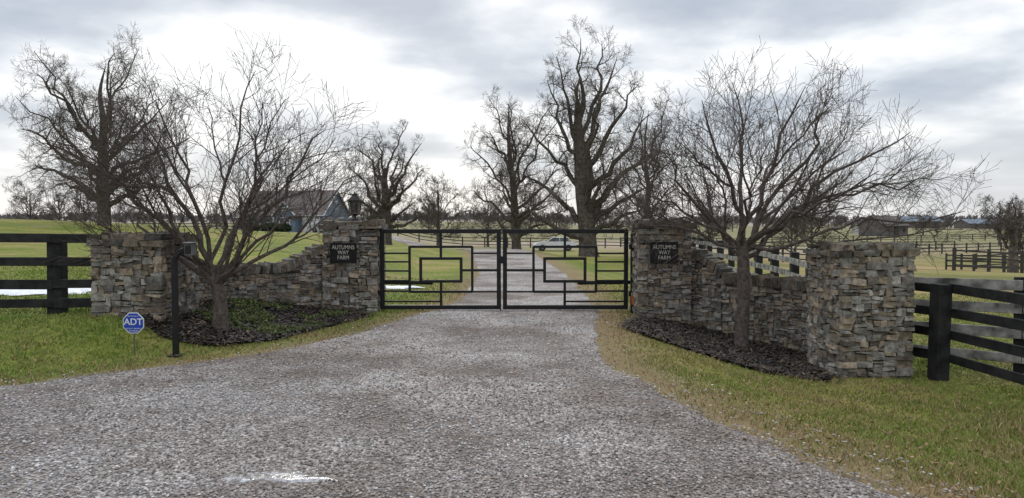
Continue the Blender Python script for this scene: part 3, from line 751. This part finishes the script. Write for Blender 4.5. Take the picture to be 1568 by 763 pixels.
def cover():
    n=9000; x=rs.uniform(-4.9,-3.0,n);y=rs.uniform(10.9,13.6,n)
    k=inside(x,y,BL)&(wig(x*2+1,y*2)+.3*wig(x*7,y*7)>-.05); x=x[k];y=y[k];n=len(x)
    z=H(x,y)+.045+rs.uniform(0,.04,n); c=np.stack([x,y,z],-1);u=rs.normal(0,.012,(n,3));v=rs.normal(0,.010,(n,3))
    V=np.stack([c-u,c-v,c+u,c+v],1).reshape(-1,3); g=rs.uniform(.5,1.4,(n,1))*np.array([[.12,.15,.05]])
    mk('groundcover_plants',V,np.arange(len(V)).reshape(-1,4),[M['shrub']],cols=np.repeat(g,4,0))
cover()

# ---------------------------------------------------------------- house
def house():
    bx,by=-26.2,93; z=h(bx,by)+.05; ang=rad(-16); e=empty('blue_house',(bx,by,z))
    K=.86
    Rz=Matrix.Rotation(ang,3,'Z')
    def T(p): return Rz@(Vector(p)*K)+Vector((bx,by,z))
    class HB(MB):
        def b(s,c,size,mat=0): s.box(T(c),tuple(q*K for q in size),Rz,mat=mat)
        def poly(s,ps,mat=0): s.add([T(p) for p in ps],[tuple(range(len(ps)))],mat=mat)
    def gable(x0,x1,y0,y1,he,hr,axis,ov=.4):
        m=HB(); m.b(((x0+x1)/2,(y0+y1)/2,he/2-.3),(x1-x0,y1-y0,he+.6))
        rf=HB(); tw=.13
        if axis=='x':
            ym=(y0+y1)/2
            for x in(x0,x1): m.poly([(x,y0,he),(x,y1,he),(x,ym,hr)])
            k=(hr-he)/(ym-y0)
            for s,ya in((1,y0),(-1,y1)):
                A=[(x0-ov,ya-s*ov,he-k*ov),(x1+ov,ya-s*ov,he-k*ov),(x1+ov,ym,hr),(x0-ov,ym,hr)]
                up=[(a,b,c+.16) for a,b,c in A]; rf.add([T(p) for p in A+up],[(0,1,2,3),(4,5,6,7),(0,1,5,4),(1,2,6,5),(2,3,7,6),(3,0,4,7)])
            for x in(x0-ov-.03,x1+ov+.03):
                for s,ya in((1,y0),(-1,y1)): rf.beam(T((x,ya-s*ov,he-k*ov+.05)),T((x,ym,hr+.05)),.05,tw,mat=1)
            for s,ya in((1,y0),(-1,y1)): rf.beam(T((x0-ov,ya-s*(ov+.04),he-k*ov+.03)),T((x1+ov,ya-s*(ov+.04),he-k*ov+.03)),.05,.12,mat=1)
        else:
            xm=(x0+x1)/2
            for y in(y0,y1): m.poly([(x0,y,he),(x1,y,he),(xm,y,hr)])
            k=(hr-he)/(xm-x0)
            for s,xa in((1,x0),(-1,x1)):
                A=[(xa-s*ov,y0-ov,he-k*ov),(xa-s*ov,y1,he-k*ov),(xm,y1,hr),(xm,y0-ov,hr)]
                up=[(a,b,c+.16) for a,b,c in A]; rf.add([T(p) for p in A+up],[(0,1,2,3),(4,5,6,7),(0,1,5,4),(1,2,6,5),(2,3,7,6),(3,0,4,7)])
                rf.beam(T((xa-s*ov,y0-ov-.03,he-k*ov+.05)),T((xm,y0-ov-.03,hr+.05)),.05,tw,mat=1)
        return m,rf
    for i,a in enumerate(((-7.2,5.2,-3.6,3.6,2.7,5.9,'x'),(-1.6,1.6,-4.9,-.5,2.6,4.3,'y'),(-9.8,-7.2,-2.6,2.6,2.4,4.3,'x'))):
        m,rf=gable(*a); m.build('walls_%d'%i,[M['siding']],parent=e); rf.build('roof_%d'%i,[M['roof'],M['white']],parent=e)
    w=HB()
    def win(x,y,zc,ww,hh,face):
        if face=='f':
            w.b((x,y-.03,zc),(ww+.2,.08,hh+.2),0); w.b((x,y-.08,zc),(ww,.04,hh),1); w.b((x,y-.105,zc),(.06,.03,hh),0); w.b((x,y-.105,zc),(ww,.028,.06),0)
        else:
            w.b((x+.03,y,zc),(.08,ww+.2,hh+.2),0); w.b((x+.08,y,zc),(.04,ww,hh),1); w.b((x+.105,y,zc),(.03,.06,hh),0); w.b((x+.105,y,zc),(.028,ww,.06),0)
    win(5.2,0,3.9,.8,1.0,'s'); win(5.2,-1.8,1.4,.8,1.3,'s'); win(5.2,1.8,1.4,.8,1.3,'s')
    win(0,-4.9,1.35,1.5,1.3,'f'); win(0,-4.9,3.1,.6,.6,'f'); win(-3.2,-3.6,1.4,.9,1.3,'f'); win(-5.4,-3.6,1.4,.9,1.3,'f'); win(-8.6,-2.6,1.4,1.2,1.2,'f')
    w.b((3.4,-3.63,1.1),(2.8,.08,2.3),0)
    for k in range(4): w.b((3.4,-3.69,.3+k*.53),(2.55,.03,.47),2)
    for x in(-6.9,-4.4,-2.0): w.b((x,-4.6,1.2),(.18,.18,2.4),0)
    w.build('windows_and_doors',[M['white'],M['glass'],M['white']],parent=e)
    p=HB(); p.add([T(q) for q in [(-7.3,-4.9,2.45),(-1.75,-4.9,2.45),(-1.75,-3.5,2.95),(-7.3,-3.5,2.95),(-7.3,-4.9,2.55),(-1.75,-4.9,2.55),(-1.75,-3.5,3.05),(-7.3,-3.5,3.05)]],[(0,1,2,3),(4,5,6,7),(0,1,5,4),(1,2,6,5),(3,0,4,7)])
    p.b((-4,.6,5.6),(.7,.7,1.4)); p.build('porch_roof_and_chimney',[M['roof']],parent=e)
house()

# ---------------------------------------------------------------- cars
def car(name,x,y,rz,mat,suv=False):
    z=h(x,y)+.03; e=empty(name,(x,y,z)); Rz=Matrix.Rotation(rz,3,'Z'); T=lambda p:Rz@Vector(p)+Vector((x,y,z))
    k=1.15 if suv else 1.0
    body=[(-2.2,.3),(-2.25,.65),(-2.15,.9*k),(-1.2,.95*k),(1.0,.95*k),(2.0,.82*k),(2.25,.6),(2.25,.3)]
    cab=[(-1.75,.93*k),(-1.25,1.4*k),(.15,1.43*k),(.95,.93*k)] if not suv else [(-2.1,.95*k),(-1.9,1.45*k),(.2,1.48*k),(.95,.95*k)]
    def ext(ps,w0,w1,m,mi):
        n=len(ps); zmin=min(p[1] for p in ps); zmax=max(p[1] for p in ps); vs=[]
        for s in(-1,1):
            for a,b in ps: ww=w0+(w1-w0)*(b-zmin)/(zmax-zmin); vs.append(T((a,s*ww,b)))
        m.add(vs,[tuple(range(n)),tuple(range(2*n-1,n-1,-1))]+[(i,(i+1)%n,n+(i+1)%n,n+i) for i in range(n)],mat=mi)
    m=MB(); ext(body,.9,.84,m,0); m.build('body',[mat],bevel=.05,segs=2,parent=e)
    m=MB(); ext(cab,.8,.64,m,0); m.build('windows',[M['glass']],bevel=.03,parent=e)
    m=MB(); a=[(p[0]*.93,p[1]+.01) for p in cab if p[1]>1.3]; m.box(T(((a[0][0]+a[1][0])/2,0,a[0][1]+.02)),(abs(a[1][0]-a[0][0])+.1,1.32,.05),Rz)
    for px_ in (-.5,cab[0][0]+.25): 
        for s in(-1,1): m.beam(T((px_,s*.8,.95*k)),T((px_+.03,s*.655,1.4*k)),.05,.08)
    m.build('roof_panel',[mat],bevel=.02,parent=e)
    m=MB()
    for a in(-1.4,1.4):
        for s in(-1,1): m.fr(T((a,s*.72,.33)),T((a,s*.93,.33)),.34,.34,18); m.fr(T((a,s*.93,.33)),T((a,s*.94,.33)),.2,.19,12,mat=1)
    m.build('wheels',[M['rubber'],M['metal']],parent=e)
car('parked_car',4.6,80,rad(184),M['paint_w'])
car('parked_car',-21.6,87,rad(150),M['paint_s'],True)

def barn(name,x,y,L,W,he,hr,rz,wm,rm):
    z=h(x,y)-.2; e=empty(name,(x,y,z)); Rz=Matrix.Rotation(rz,3,'Z'); T=lambda p:Rz@Vector(p)+Vector((x,y,z))
    m=MB(); m.box(T((0,0,he/2)),(L,W,he),Rz)
    for s in(-1,1): m.add([T((s*L/2,-W/2,he)),T((s*L/2,W/2,he)),T((s*L/2,0,hr))],[(0,1,2)])
    m.build('walls',[wm],parent=e)
    m=MB()
    for s in(-1,1):
        A=[(-L/2-.4,s*(W/2+.5),he-.3),(L/2+.4,s*(W/2+.5),he-.3),(L/2+.4,0,hr+.05),(-L/2-.4,0,hr+.05)]; up=[(a,b,c+.15) for a,b,c in A]
        m.add([T(p) for p in A+up],[(0,1,2,3),(4,5,6,7),(0,1,5,4),(1,2,6,5),(2,3,7,6),(3,0,4,7)])
    m.build('roof',[rm],parent=e)
    m=MB(); m.box(T((0,-W/2-.06,he*.42)),(L*.22,.1,he*.84),Rz)
    for a in(-.33,.33): m.box(T((a*L,-W/2-.06,he*.55)),(L*.08,.1,he*.25),Rz)
    m.build('doors',[M['glass']],parent=e)
barn('barn',88,175,8,7,2.8,4.8,rad(25),M['barn'],M['barn'])
barn('barn',165,300,14,9,3.2,4.8,rad(-10),M['barn'],M['barnblue'])
barn('barn',90,190,3,4,1.8,2.6,rad(5),M['shed'],M['barn'])
barn('barn',230,360,24,10,3.2,5,rad(8),M['barn'],M['barnblue'])

# ---------------------------------------------------------------- sky, sun, camera
w=bpy.data.worlds.new('World'); scene.world=w; w.use_nodes=True; nt=w.node_tree
bg=nt.nodes['Background']
AZ=rad(-9); EL=rad(32)
sky=N(nt,'ShaderNodeTexSky'); sky.sky_type='NISHITA'; sky.sun_disc=False; sky.sun_elevation=EL; sky.sun_rotation=AZ
tc=N(nt,'ShaderNodeTexCoord'); sp=N(nt,'ShaderNodeSeparateXYZ'); nt.links.new(tc.outputs['Generated'],sp.inputs[0])
zc=mth(nt,'ADD',mth(nt,'MAXIMUM',sp.outputs['Z'],0.0),0.18)
cb=N(nt,'ShaderNodeCombineXYZ'); nt.links.new(mth(nt,'DIVIDE',sp.outputs['X'],zc),cb.inputs[0]); nt.links.new(mth(nt,'DIVIDE',sp.outputs['Y'],zc),cb.inputs[1]); cb.inputs[2].default_value=3.7
n1=noise(nt,cb.outputs[0],1.35,6,0.5)
n2=noise(nt,cb.outputs[0],0.5,2,0.5)
cl=mth(nt,'ADD',mth(nt,'MULTIPLY',n1,.6),mth(nt,'MULTIPLY',n2,.4))
sd=Vector((math.sin(AZ)*math.cos(rad(16)),math.cos(AZ)*math.cos(rad(16)),math.sin(rad(16))))
dp=N(nt,'ShaderNodeVectorMath',operation='DOT_PRODUCT'); nt.links.new(tc.outputs['Generated'],dp.inputs[0]); dp.inputs[1].default_value=sd
gl=mth(nt,'POWER',mth(nt,'MAXIMUM',dp.outputs['Value'],0.0),22)
cl=mth(nt,'ADD',cl,mth(nt,'MULTIPLY',gl,0.055))
cloud=ramp(nt,cl,[(0.43,(0.47,0.53,0.62)),(0.485,(0.60,0.65,0.72)),(0.525,(0.78,0.82,0.87)),(0.575,(1.08,1.09,1.10))])
hz=mth(nt,'SUBTRACT',1.0,mth(nt,'MULTIPLY',mth(nt,'ABSOLUTE',sp.outputs['Z']),6.0),True)
cloud=mixc(nt,cloud,(0.90,0.895,0.89),mth(nt,'MULTIPLY',hz,0.6))
skyc=mixc(nt,(0,0,0),sky.outputs['Color'],0.1)
col=mixc(nt,skyc,cloud,0.9)
zb=mth(nt,'ADD',1.03,mth(nt,'MULTIPLY',mth(nt,'MULTIPLY',mth(nt,'SUBTRACT',sp.outputs['Z'],0.33),1.7,True),1.1))
nt.links.new(col,bg.inputs['Color']); nt.links.new(zb,bg.inputs['Strength'])
L=bpy.data.lights.new('sun','SUN'); L.energy=1.3; L.angle=rad(14); L.color=(1,.95,.88)
lo=bpy.data.objects.new('sun',L); C.objects.link(lo)
S=Vector((math.sin(AZ)*math.cos(EL),math.cos(AZ)*math.cos(EL),math.sin(EL))); lo.rotation_euler=S.to_track_quat('Z','Y').to_euler(); lo.location=S*50
cam=bpy.data.cameras.new('camera'); cam.sensor_width=36; cam.lens=36*1130/1568; cam.clip_end=8000; cam.clip_start=.05
co=bpy.data.objects.new('camera',cam); C.objects.link(co); co.location=(0,0,1.75); co.rotation_euler=(rad(90-2.2),0,0); scene.camera=co
